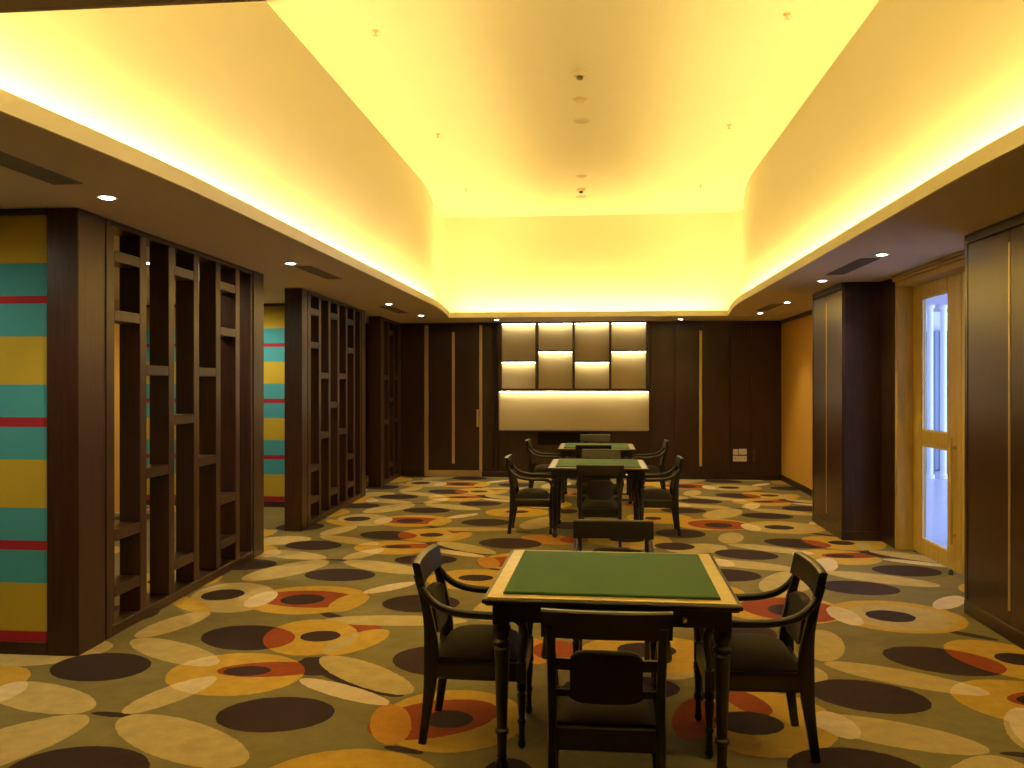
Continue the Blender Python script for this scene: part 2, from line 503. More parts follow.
ribbon(bm, lipR[::-1], 0.018, SOF - 0.001, SOF + 0.085)
add_box(bm, lipL[-1][0] - 0.02, lipR[-1][0] + 0.02, LB, LB + 0.018, SOF - 0.001, SOF + 0.085)
add_box(bm, lipL[0][0] - 0.02, lipR[0][0] + 0.02, LF - 0.018, LF, SOF - 0.001, SOF + 0.085)
obj('fascia', bm, M['ceil'], ceiling)

# LED strips lying in the cove
def led(label, pts):
    bm = bmesh.new()
    ribbon(bm, pts, 0.03, SOF + 0.031, SOF + 0.046)
    o = obj('cove_light_strip', bm, M['led'])
    tag(o, label, 'light', 'cove light strips')
    return o
led('warm light strip hidden in the cove above the lattice screens', [(x - 0.055, y) for x, y in lipL[2:-2]])
led('warm light strip hidden in the cove above the glass door side', [(x + 0.055, y) for x, y in lipR[::-1][2:-2]])
led('warm light strip hidden in the cove above the display niches', [(lipL[-1][0] + 0.05 + i * (lipR[-1][0] - lipL[-1][0] - 0.1) / 10, LB + 0.10) for i in range(11)])
led('warm light strip hidden in the cove edge overhead at the top of the picture', [(lipR[0][0] - 0.05 - i * (lipR[0][0] - lipL[0][0] - 0.1) / 10, LF - 0.10) for i in range(11)])

# back wall: substrate with separate veneer panels
def structure(name, bm, mat, label=None):
    return tag(obj(name, bm, mat), label, None, None, 'structure')

bm = bmesh.new()
add_box(bm, XL0, 3.24, YB + 0.02, YB + 0.14, 0, SOF)
wall_back = structure('wall_back', bm, M['walnut'], 'dark walnut panelled back wall')
def panel(x0, x1, z0, z1, y=YB, th=0.02, mat='walnut', parent=None, name='wall_panel'):
    return box(name, x0 + 0.004, x1 - 0.004, y, y + th, z0, z1, M[mat], parent or wall_back, 0.003)
for x0, x1 in [(-3.62, -3.06), (-2.02, -1.83), (0.90, 1.315), (1.315, 1.72), (1.78, 2.24), (2.24, 2.60), (2.60, 3.09)]:
    panel(x0, x1, 0.10, 2.70)
for x0, x1 in [(-1.74, -1.05), (-0.17, 0.90)]:
    panel(x0, x1, 0.10, 0.80)
panel(-1.05, -0.17, 0.10, 0.56)
box('recess_panel', -1.05, -0.17, YB + 0.012, YB + 0.02, 0.57, 0.79, M['black'], wall_back)
box('brass_strip', 1.725, 1.775, YB - 0.004, YB + 0.02, 0.22, 2.55, M['brass'], wall_back, 0.002)
bm = bmesh.new()
add_lathe(bm, [(0.038, 0.10), (0.038, 2.70)], -1.785, YB + 0.005, 16)
obj('round_moulding', bm, M['satin'], wall_back, smooth=True)
tag(box('baseboard_back', -2.03, 3.095, YB - 0.014, YB + 0.02, 0, 0.095, M['walnut'], None, 0.004), 'dark wood skirting along the back wall', None, None, 'structure')

# door in the back wall
d1 = tag(empty('door_1', (-2.54, YB, 0)), 'dark wood door edged and striped with brass strips', None, None, 'structure')
box('door_panel', -0.44, -0.025, -0.004, 0.02, 0.115, 2.68, M['walnut'], d1, 0.003)
box('door_panel', 0.025, 0.46, -0.004, 0.02, 0.115, 2.68, M['walnut'], d1, 0.003)
box('center_stile', -0.024, 0.024, -0.004, 0.02, 0.115, 0.225, M['walnut'], d1)
box('center_stile', -0.024, 0.024, -0.004, 0.02, 2.56, 2.68, M['walnut'], d1)
box('brass_edge', -0.515, -0.445, -0.008, 0.02, 0.0, 2.67, M['brass'], d1, 0.002)
box('brass_edge', 0.465, 0.515, -0.008, 0.02, 0.0, 2.67, M['brass'], d1, 0.002)
box('brass_strip', -0.022, 0.028, -0.008, 0.01, 0.23, 2.55, M['brass'], d1, 0.002)
box('kick_plate', -0.444, 0.464, -0.008, 0.02, 0.006, 0.11, M['brass'], d1, 0.002)
bm = bmesh.new()
add_box(bm, 0.42, 0.46, -0.05, -0.03, 0.88, 1.19, 0.004)
add_box(bm, 0.43, 0.45, -0.032, -0.003, 0.92, 0.95)
add_box(bm, 0.43, 0.45, -0.032, -0.003, 1.12, 1.15)
obj('handle', bm, M['brass'], d1)

# display niches
ds = thing('display_niche', 'wall display of eight lit beige niches over one long niche', 'display niche', (-0.425, YB - 0.13, 0.0))
ox, oy = -0.425, YB - 0.13
def dbox(name, x0, x1, y0, y1, z0, z1, mat, parent=ds, bev=0.003):
    return box(name, x0 - ox, x1 - ox, y0 - oy, y1 - oy, z0, z1, M[mat], parent, bev)
DF = YB - 0.13
cols = [(-1.67, -1.08, 2.01), (-1.03, -0.44, 2.19), (-0.40, 0.19, 2.005), (0.23, 0.82, 2.19)]
dbox('side_frame', -1.735, -1.675, DF, YB, 1.53, 2.705, 'walnut')
dbox('side_frame', 0.825, 0.885, DF, YB, 1.53, 2.705, 'walnut')
dbox('side_frame', -1.735, -1.720, DF, YB, 0.83, 1.50, 'walnut')
dbox('side_frame', 0.870, 0.885, DF, YB, 0.83, 1.50, 'walnut')
dbox('top_rail', -1.675, 0.825, DF, YB, 2.68, 2.705, 'walnut_h')
dbox('middle_shelf', -1.735, 0.885, DF, YB, 1.505, 1.555, 'walnut_h')
dbox('bottom_rail', -1.735, 0.885, DF, YB, 0.80, 0.83, 'walnut_h')
for a, b_ in [(-1.08, -1.03), (-0.44, -0.40), (0.19, 0.23)]:
    dbox('divider', a, b_, DF, YB, 1.555, 2.68, 'walnut')
for x0, x1, zs in cols:
    dbox('shelf', x0, x1, DF + 0.005, YB, zs, zs + 0.03, 'walnut_h')
    for z0, z1 in ((1.555, zs), (zs + 0.03, 2.68)):
        dbox('back_panel', x0 + 0.001, x1 - 0.001, YB - 0.02, YB + 0.0, z0, z1, 'fabric', bev=0)
        dbox('led_strip', x0 + 0.01, x1 - 0.01, YB - 0.092, YB - 0.052, z1 - 0.012, z1 - 0.002, 'niche_led', bev=0)
dbox('back_panel', -1.719, 0.869, YB - 0.02, YB, 0.832, 1.504, 'fabric', bev=0)
dbox('led_strip', -1.70, 0.85, YB - 0.092, YB - 0.052, 1.492, 1.502, 'niche_led', bev=0)

# wall plates low on the back wall
for x0, x1, z0, z1, mt, lab in [(2.29, 2.385, 0.42, 0.525, 'white', 'upper left white socket plate on the dark back wall'),
                                (2.39, 2.525, 0.425, 0.53, 'white', 'upper right white socket plate on the dark back wall'),
                                (2.29, 2.525, 0.31, 0.41, 'white', 'wide lower white socket plate on the dark back wall'),
                                (2.62, 2.665, 0.425, 0.525, 'dim_plate', 'upper bronze switch plate right of the white sockets'),
                                (2.62, 2.665, 0.31, 0.41, 'dim_plate', 'lower bronze switch plate right of the white sockets')]:
    t = thing('wall_socket', lab, 'wall socket', ((x0 + x1) / 2, YB, z0), 0, 'socket plates on the back wall')
    w = (x1 - x0) / 2
    box('face_plate', -w + 0.003, w - 0.003, -0.008, -0.0005, 0.003, z1 - z0 - 0.003, M[mt], t, 0.002)
    if mt == 'white':
        for k in range(2 if w < 0.08 else 4):
            cxk = (-0.018 + 0.036 * k) if w < 0.08 else (-0.075 + 0.05 * k)
            box('socket_slot', cxk - 0.004, cxk + 0.004, -0.0085, -0.008, 0.04, 0.065, M['dim_plate'], t)
    else:
        box('rocker', -0.012, 0.012, -0.011, -0.008, 0.03, 0.07, M['dim_plate'], t, 0.001)

# right wall (ochre), far section beyond the projecting cupboard
bm = bmesh.new()
add_box(bm, XR0, 3.24, 9.29, YB + 0.02, 0, SOF)
structure('wall_right', bm, M['orange'], 'ochre wall beyond the projecting dark wood pier')
tag(box('baseboard_right', XR0 - 0.016, XR0, 10.56, YB - 0.015, 0, 0.10, M['walnut_h'], None, 0.004), 'dark skirting under the ochre wall', None, None, 'structure')
tag(box('trim_1', XR0 - 0.03, XR0, 10.56, YB - 0.015, SOF - 0.06, SOF, M['walnut_h'], None, 0.006), 'dark cornice above the ochre wall', None, None, 'structure')

# projecting panelled piers on the right
def pier(label, x0, x1, y0, y1, strips):
    t = thing('panelled_pier', label, 'wall pier', ((x0 + x1) / 2, (y0 + y1) / 2, 0))
    cx, cy = (x0 + x1) / 2, (y0 + y1) / 2
    def b(name, a0, a1, b0, b1, z0, z1, mat, bev=0.003):
        return box(name, a0 - cx, a1 - cx, b0 - cy, b1 - cy, z0, z1, M[mat], t, bev)
    b('carcass', x0 + 0.02, x1, y0 + 0.012, y1 - 0.012, 0.0, SOF - 0.002, 'walnut', 0)
    b('plinth', x0 - 0.006, x0 + 0.02, y0, y1, 0.0, 0.10, 'walnut_h')
    b('cornice', x0 - 0.006, x0 + 0.02, y0, y1, SOF - 0.07, SOF - 0.004, 'walnut_h')
    b('end_stile', x0 - 0.004, x0 + 0.02, y0, y0 + 0.05, 0.10, SOF - 0.07, 'satin')
    b('end_stile', x0 - 0.004, x0 + 0.02, y1 - 0.05, y1, 0.10, SOF - 0.07, 'satin')
    ys = [y0 + 0.05] + list(strips) + [y1 - 0.05]
    for p, q in zip(ys[:-1], ys[1:]):
        b('face_panel', x0, x0 + 0.02, p + (0.0125 if p in strips else 0.002), q - (0.0125 if q in strips else 0.002), 0.105, SOF - 0.075, 'satin')
    for s in strips:
        b('brass_strip', x0 - 0.004, x0 + 0.018, s - 0.012, s + 0.012, 0.19, 2.55, 'brass', 0.002)
        b('filler', x0, x0 + 0.018, s - 0.012, s + 0.012, 0.105, 0.189, 'satin', 0)
        b('filler', x0, x0 + 0.018, s - 0.012, s + 0.012, 2.551, SOF - 0.075, 'satin', 0)
    return t, b
t, b = pier('projecting dark wood pier between the ochre wall and the glass door', 2.55, XR0 - 0.002, 9.30, 10.55, [9.93])
b('front_panel', 2.565, 2.94, 9.292, 9.312, 0.10, SOF - 0.004, 'walnut')
b('front_plinth', 2.565, 2.94, 9.286, 9.312, 0.0, 0.098, 'walnut')
t, b = pier('dark wood panelled pier at the right edge nearest the camera', 2.62, 3.235, 1.9, 6.45, [2.72, 4.25, 5.78])

# glass door in the right wall
d2 = tag(empty('door_2', (3.1, 7.85, 0)), 'golden wood framed glass door in the right wall', None, None, 'structure')
def g(name, x0, x1, y0, y1, z0, z1, mat='gold_oak', parent=None, bev=0.004):
    return box(name, x0 - 3.1, x1 - 3.1, y0 - 7.85, y1 - 7.85, z0, z1, M[mat], parent or d2, bev)
g('side_panel', 2.94, 3.235, 8.86, 9.284, 0.0, SOF - 0.002, 'walnut')
g('jamb', 2.935, 3.20, 8.79, 8.86, 0.0, 2.60)
g('jamb', 2.935, 3.20, 6.46, 6.53, 0.0, 2.60)
g('head', 2.935, 3.20, 6.46, 8.86, 2.60, 2.65)
g('head_moulding', 2.915, 3.20, 6.46, 8.87, 2.651, 2.68)
g('head_moulding', 2.895, 3.20, 6.46, 8.87, 2.681, SOF - 0.003)
def leaf(y0, y1, wl, wr):
    z0 = 0.012
    g('stile', 3.08, 3.125, y0, y0 + wl, z0, 2.595)
    g('stile', 3.08, 3.125, y1 - wr, y1, z0, 2.595)
    a, c = y0 + wl, y1 - wr
    g('bottom_rail', 3.08, 3.125, a, c, z0, 0.16)
    g('middle_rail', 3.08, 3.125, a, c, 1.06, 1.20)
    g('top_rail', 3.08, 3.125, a, c, 2.46, 2.595)
    for q0, q1 in ((0.16, 1.06), (1.20, 2.46)):
        g('glass_pane', 3.100, 3.106, a + 0.002, c - 0.002, q0 + 0.002, q1 - 0.002, 'glass', None, 0)
        bm = bmesh.new()
        for (b0, b1, e0, e1) in ((a, a + 0.014, q0, q1), (c - 0.014, c, q0, q1), (a, c, q0, q0 + 0.014), (a, c, q1 - 0.014, q1)):
            add_box(bm, 3.088 - 3.1, 3.099 - 3.1, b0 - 7.85, b1 - 7.85, e0, e1)
        obj('glazing_bead', bm, M['fixture'], d2)
leaf(7.66, 8.785, 0.29, 0.22)
leaf(6.535, 7.652, 0.22, 0.29)
bm = bmesh.new()
add_box(bm, -0.07, -0.05, -0.10, -0.075, 0.25, 1.18, 0.004)
add_box(bm, -0.052, -0.018, -0.096, -0.08, 0.32, 0.345)
add_box(bm, -0.052, -0.018, -0.096, -0.08, 1.08, 1.105)
obj('pull_bar', bm, M['gold_oak'], d2)
bm = bmesh.new()
add_lathe(bm, [(0.022, 0.0), (0.022, 0.03), (0.014, 0.045), (0.004, 0.05)], 0, 0, 14)
tag(obj('door_stop', bm, M['dim_plate'], None, (3.02, 7.72, 0.0), smooth=True), 'small dark door stop on the carpet by the glass door', 'door stop')

# daylit corridor beyond the glass door
bm = bmesh.new(); add_box(bm, 3.24, 9.0, 5.2, 17.2, -0.08, 0.0)
structure('floor_corridor', bm, M['corridor_floor'], 'pale stone floor outside the glass door')
bm = bmesh.new(); add_box(bm, 3.24, 9.0, 17.0, 17.2, 0, 3.0)
structure('wall_corridor_back', bm, M['corridor'], 'pale wall outside the glass door')
bm = bmesh.new(); add_box(bm, 8.9, 9.1, 5.2, 17.0, 0, 0.7); add_box(bm, 8.9, 9.1, 5.2, 17.0, 2.75, 3.0)
structure('wall_corridor_right', bm, M['corridor'], 'pale wall with a long window outside the glass door')
bm = bmesh.new(); add_box(bm, 3.24, 9.0, 5.1, 5.2, 0, 3.0)
structure('wall_corridor_front', bm, M['corridor'])
bm = bmesh.new(); add_box(bm, 3.24, 9.1, 5.1, 17.2, 3.0, 3.1)
structure('ceiling_corridor', bm, M['corridor_ceiling'], 'mauve grey ceiling outside the glass door')
bm = bmesh.new(); add_box(bm, 3.245, 3.32, 9.3, 17.0, 0, 3.0); add_box(bm, 3.245, 3.32, 5.2, 6.4, 0, 3.0); add_box(bm, 3.245, 3.32, 6.4, 9.3, 2.72, 3.0)
structure('wall_corridor_left', bm, M['corridor'])
def drape(label, x0, x1, y):
    bm = bmesh.new()
    n = 60
    row = []
    for i in range(n + 1):
        x = x0 + (x1 - x0) * i / n
        yy = y + 0.05 * math.sin(i * 2 * math.pi / 7.5)
        row.append((x, yy))
    f = [bm.verts.new((x - (x0 + x1) / 2, yy - y, 0.02)) for x, yy in row]
    f2 = [bm.verts.new((x - (x0 + x1) / 2, yy - y, 2.62)) for x, yy in row]
    k = [bm.verts.new((x - (x0 + x1) / 2, yy - y + 0.008, 0.02)) for x, yy in row]
    k2 = [bm.verts.new((x - (x0 + x1) / 2, yy - y + 0.008, 2.62)) for x, yy in row]
    for i in range(n):
        bm.faces.new((f[i], f[i + 1], f2[i + 1], f2[i])); bm.faces.new((k[i + 1], k[i], k2[i], k2[i + 1]))
        bm.faces.new((f2[i], f2[i + 1], k2[i + 1], k2[i])); bm.faces.new((k[i], k[i + 1], f[i + 1], f[i]))
    bm.faces.new((f[0], f2[0], k2[0], k[0])); bm.faces.new((f[n], k[n], k2[n], f2[n]))
    o = obj('curtain', bm, M['drape'], None, ((x0 + x1) / 2, y, 0.0), smooth=True)
    tag(o, label, 'curtain')
drape('grey blue curtain hanging outside, seen through the glass door', 5.6, 7.6, 16.85)
for xx, side in ((5.72, 'left'), (5.94, 'right')):
    bm = bmesh.new()
    add_lathe(bm, [(0.075, 0.0), (0.075, 0.06), (0.052, 0.075), (0.05, 2.93), (0.075, 2.95), (0.075, 2.999)], n=20)
    tag(obj('column', bm, M['corridor'], None, (xx, 15.5, 0.0), smooth=True), 'slim white column seen through the glass door, %s one of two' % side, 'column', 'white columns outside')
day = bpy.data.lights.new('window_daylight', 'AREA')
day.shape = 'RECTANGLE'; day.size = 2.0; day.size_y = 11.0
day.energy = 900; day.color = (0.55, 0.70, 1.0)
dl = bpy.data.objects.new('window_daylight', day); C.objects.link(dl)
dl.location = (9.4, 11.0, 1.75); dl.rotation_euler = (0, R(90), 0)

# striped alcove walls on the left
wl = [-3.12, 4.89]; wr = [-3.47, 14.8]
ang = math.atan2(-(wr[0] - wl[0]), wr[1] - wl[1])
def left_x(y): return wl[0] + (y - wl[1]) * (wr[0] - wl[0]) / (wr[1] - wl[1])
def stripe_wall(name, x1, y, label, n):
    bm = bmesh.new(); add_box(bm, XL0, x1, y, y + 0.12, 0.0, SOF)
    o = structure(name, bm, M['stripes'], label)
    tag(box('baseboard_' + n, XL0, x1, y - 0.014, y, 0.0, 0.076, M['walnut'], None, 0.003), 'dark skirting under a striped wall', None, None, 'structure')
    tag(box('trim_' + n, XL0, x1, y - 0.02, y, SOF - 0.04, SOF - 0.002, M['walnut'], None, 0.003), 'dark cornice above a striped wall', None, None, 'structure')
stripe_wall('wall_left_near', left_x(4.89) - 0.205, 4.90, 'yellow, teal and red striped wall at the left edge', 'near')
stripe_wall('wall_left_far', left_x(11.05) - 0.21, 11.05, 'yellow, teal and red striped wall seen between the screens', 'far')
bm = bmesh.new(); add_box(bm, XL0 - 0.1, XL0, YF, YB + 0.1, 0, SOF)
structure('wall_left', bm, M['orange'], 'ochre alcove wall behind the lattice screens')
bm = bmesh.new(); add_box(bm, XL0, 3.24, YF - 0.1, YF, 0, SOF)
structure('wall_front', bm, M['walnut'], 'dark wall behind the camera')
bm = bmesh.new(); add_box(bm, 3.16, 3.24, YF, 1.9, 0, SOF)
structure('wall_right_near', bm, M['orange'], 'ochre wall beside the camera')

# ------------------------------------------------------------------ lattice screens
MESH = {}
def bar_mesh(key, x0, x1, y0, y1, z0, z1, bev, mat):
    if key not in MESH:
        me = finish(add_box(bmesh.new(), x0, x1, y0, y1, z0, z1, bev), key)
        me.materials.append(M[mat])
        MESH[key] = me
    return MESH[key]
PAT = [(2.485, 2.095, 0.65, 0.28), (1.74, 1.01), (2.50, 1.37, 0.27), (1.74, 1.01), (2.485, 2.095, 0.64, 0.26), ()]
def screen(label, y0, length, post0, open0, pitch, ncol, first=0):
    t = thing('lattice_screen', label, 'lattice screen', (left_x(y0), y0, 0), ang, 'lattice screens along the left side')
    TH = 0.20
    H1 = SOF - 0.003
    def b(name, a0, a1, b0, b1, z0, z1, mat='lattice', bev=0.004):
        return box(name, a0, a1, b0, b1, z0, z1, M[mat], t, bev)
    b('post', -TH, 0, 0, post0, 0, H1)
    b('trim_bead', -TH + 0.02, -0.012, post0, post0 + 0.035, 0, H1, 'walnut')
    b('trim_bead', -TH + 0.02, -0.004, post0 + 0.035, open0 - 0.045, 0, H1)
    ow = pitch - 0.095
    ends = []
    y = open0
    for c in range(ncol):
        w = ow if c < 5 else 0.26
        ends.append((y, y + w)); y += pitch
    last = ends[-1][1]
    b('post', -TH, 0, last + 0.05, length, 0, H1)
    b('trim_bead', -TH + 0.02, -0.012, last, last + 0.05, 0.07, 2.67, 'walnut')
    b('top_rail', -TH + 0.02, -0.006, open0 - 0.045, last + 0.05, 2.67, H1, 'lattice_h')
    b('bottom_rail', -TH + 0.02, -0.006, open0 - 0.045, last + 0.05, 0, 0.07, 'lattice_h')
    mx0, mx1 = -0.165, -0.015
    me = bar_mesh('mullion%.3f' % (pitch - ow), mx0, mx1, 0, pitch - ow, 0.07, 2.67, 0.004, 'lattice')
    link('mullion', bar_mesh('mullion_side', mx0, mx1, 0, 0.045, 0.07, 2.67, 0.004, 'lattice'), None, t, (0, open0 - 0.045, 0))
    for c in range(ncol):
        a, e = ends[c]
        if c < ncol - 1:
            link('mullion', me, None, t, (0, e, 0))
        cm = bar_mesh('crossbar%.3f' % (e - a), mx0 + 0.001, mx1 - 0.001, 0, e - a, -0.036, 0.036, 0.003, 'lattice_h')
        for z in PAT[(c + first) % 6]:
            link('crossbar', cm, None, t, (0, a, z))
    return t
screen('dark wood lattice screen nearest the camera, beside the striped wall edge', 4.89, 3.17, 0.29, 0.445, 0.43, 6)
screen('middle dark wood lattice screen, just past the striped wall gap', 9.26, 3.01, 0.20, 0.38, 0.415, 6)
screen('farthest dark wood lattice screen, against the back wall', 13.30, 1.62, 0.20, 0.31, 0.41, 3, 1)

# ------------------------------------------------------------------ ceiling fittings
def downlight(x, y, label, watts=1.0, spread=92):
    t = thing('downlight', label, 'downlight', (x, y, SOF), 0, 'recessed downlights in the soffit')
    bm = bmesh.new()
    add_lathe(bm, [(0.058, -0.0005), (0.060, -0.004), (0.054, -0.008), (0.044, -0.006), (0.040, -0.0015)], n=24)
    obj('trim_ring', bm, M['fixture'], t, smooth=True)
    bm = bmesh.new()
    add_lathe(bm, [(0.036, -0.0085), (0.034, -0.011), (0.018, -0.013), (0.003, -0.0135)], n=20)
    obj('lens', bm, M['lens'], t, smooth=True)
    L = bpy.data.lights.new('downlight_beam', 'SPOT')
    L.energy = SPOT_WATTS * watts; L.color = SPOT_COLOR
    L.spot_size = R(spread); L.spot_blend = 0.75; L.shadow_soft_size = 0.035
    o = bpy.data.objects.new('downlight_beam', L); C.objects.link(o)
    o.parent = t; o.location = (0, 0, -0.03)
for x, y, lab in [(-2.78, 4.63, 'downlight above the nearest lattice screen, brightest on the left'),
                  (-2.70, 7.34, 'downlight over the gap between the first two lattice screens'),
                  (-2.78, 11.25, 'downlight over the end of the middle lattice screen'),
                  (-2.75, 13.2, 'downlight over the far end beyond the middle screen'),
                  (-1.68, 14.20, 'downlight at the left end of the display niches'),
                  (1.36, 14.40, 'downlight over the back wall right of the niches'),
                  (2.44, 13.28, 'downlight in front of the ochre wall, farther one'),
                  (2.46, 11.52, 'downlight in front of the ochre wall, nearer one'),
                  (2.30, 9.13, 'downlight before the projecting pier by the glass door'),
                  (2.32, 7.32, 'downlight before the glass door, brightest on the right'),
                  (2.32, 3.6, 'downlight outside the picture on the right'),
                  (-4.15, 3.75, 'downlight in the alcove left of the picture'),
                  (-3.93, 7.19, 'downlight seen through the nearest lattice screen'),
                  (-4.60, 10.20, 'downlight in the alcove behind the middle screen')]:
    downlight(x, y, lab, (1.5 if y < 5 else 2.0) if x < -3.5 else 1.0, 177 if x < -3.5 else 92)

def vent(x, y0, y1, label):
    t = thing('air_vent', label, 'air vent', (x, (y0 + y1) / 2, SOF), 0, 'slot air vents in the soffit')
    l = (y1 - y0) / 2
    bm = bmesh.new()
    for sx in (-1, 1):
        add_box(bm, sx * 0.075 - 0.008, sx * 0.075 + 0.008, -l, l, -0.006, -0.0005)
        add_box(bm, -0.067, 0.067, sx * (l - 0.008) - 0.008, sx * (l - 0.008) + 0.008, -0.006, -0.0005)
    obj('frame', bm, M['grille'], t)
    box('backing', -0.067, 0.067, -l + 0.016, l - 0.016, -0.0012, -0.0005, M['dim_plate'], t)
    for k in range(5):
        xx = -0.052 + 0.026 * k
        box('slat', xx - 0.008, xx + 0.008, -l + 0.016, l - 0.016, -0.005, -0.002, M['grille'], t)
vent(-2.80, 3.55, 4.30, 'slot air vent in the soffit at the far left of the picture')
vent(-2.66, 7.55, 8.50, 'slot air vent in the soffit over the gap between screens')
vent(-2.93, 11.60, 12.75, 'slot air vent in the soffit near the far left corner')
vent(2.30, 7.55, 8.65, 'slot air vent in the soffit before the glass door')
vent(2.38, 11.75, 12.85, 'slot air vent in the soffit before the ochre wall')

def sprinkler(x, y, label):
    t = thing('sprinkler', label, 'sprinkler', (x, y, TOP), 0, 'sprinkler heads on the raised ceiling')
    bm = bmesh.new(); add_lathe(bm, [(0.026, -0.0005), (0.027, -0.003), (0.016, -0.007), (0.009, -0.008)], n=16)
    obj('escutcheon', bm, M['brass'], t, smooth=True)
    bm = bmesh.new(); add_lathe(bm, [(0.006, -0.008), (0.006, -0.028), (0.004, -0.034)], n=10)
    obj('stem', bm, M['brass'], t, smooth=True)
    bm = bmesh.new(); add_lathe(bm, [(0.005, -0.034), (0.018, -0.036), (0.018, -0.038), (0.003, -0.040)], n=12)
    obj('deflector', bm, M['brass'], t, smooth=True)
for x, y, lab in [(-1.73, 6.56, 'sprinkler head top left of the raised ceiling'), (1.40, 6.57, 'sprinkler head top right of the raised ceiling'),
                  (-1.76, 9.35, 'sprinkler head halfway down the left of the raised ceiling'), (1.39, 9.33, 'sprinkler head halfway down the right of the raised ceiling'),
                  (-1.86, 12.04, 'sprinkler head at the far left of the raised ceiling'), (1.42, 12.12, 'sprinkler head at the far right of the raised ceiling')]:
    sprinkler(x, y, lab)

def detector(x, y, label):
    t = thing('smoke_detector', label, 'smoke detector', (x, y, TOP), 0, 'smoke detectors on the raised ceiling')
    bm = bmesh.new(); add_lathe(bm, [(0.062, -0.0005), (0.064, -0.012), (0.055, -0.026), (0.03, -0.034)], n=24)
    obj('base', bm, M['fixture'], t, smooth=True)
    bm = bmesh.new(); add_lathe(bm, [(0.029, -0.034), (0.030, -0.048), (0.022, -0.060), (0.004, -0.062)], n=18)
    obj('sensor', bm, M['dim_plate'], t, smooth=True)
detector(-0.16, 7.63, 'nearer smoke detector on the centre line of the raised ceiling')
detector(-0.24, 12.20, 'farther smoke detector on the centre line of the raised ceiling')
def speaker(x, y, label, r_=0.085):
    t = thing('ceiling_speaker', label, 'ceiling speaker', (x, y, TOP), 0, 'round plates on the raised ceiling')
    bm = bmesh.new(); add_lathe(bm, [(r_, -0.0005), (r_, -0.007), (r_ - 0.012, -0.010), (r_ - 0.014, -0.006)], n=28)
    obj('rim', bm, M['fixture'], t, smooth=True)
    bm = bmesh.new(); add_lathe(bm, [(r_ - 0.016, -0.003), (r_ - 0.02, -0.008), (0.004, -0.009)], n=28)
    obj('grille', bm, M['soffit'], t, smooth=True)
speaker(-0.17, 9.03, 'round ceiling speaker just past the nearer smoke detector')
speaker(-0.22, 11.43, 'round ceiling plate before the farther smoke detector', 0.075)
speaker(-0.25, 12.66, 'round ceiling plate past the farther smoke detector', 0.08)
t = thing('emergency_light', 'small finned ceiling fitting between smoke detector and speaker', 'emergency light', (-0.17, 8.33, TOP))
bm = bmesh.new(); add_lathe(bm, [(0.07, -0.0005), (0.072, -0.008), (0.05, -0.014), (0.03, -0.016)], n=24)
obj('base', bm, M['fixture'], t, smooth=True)
bm = bmesh.new()
for k in range(3):
    add_box(bm, -0.03, 0.03, -0.03 + k * 0.024, -0.02 + k * 0.024, -0.03, -0.0155)
obj('fin', bm, M['fixture'], t)

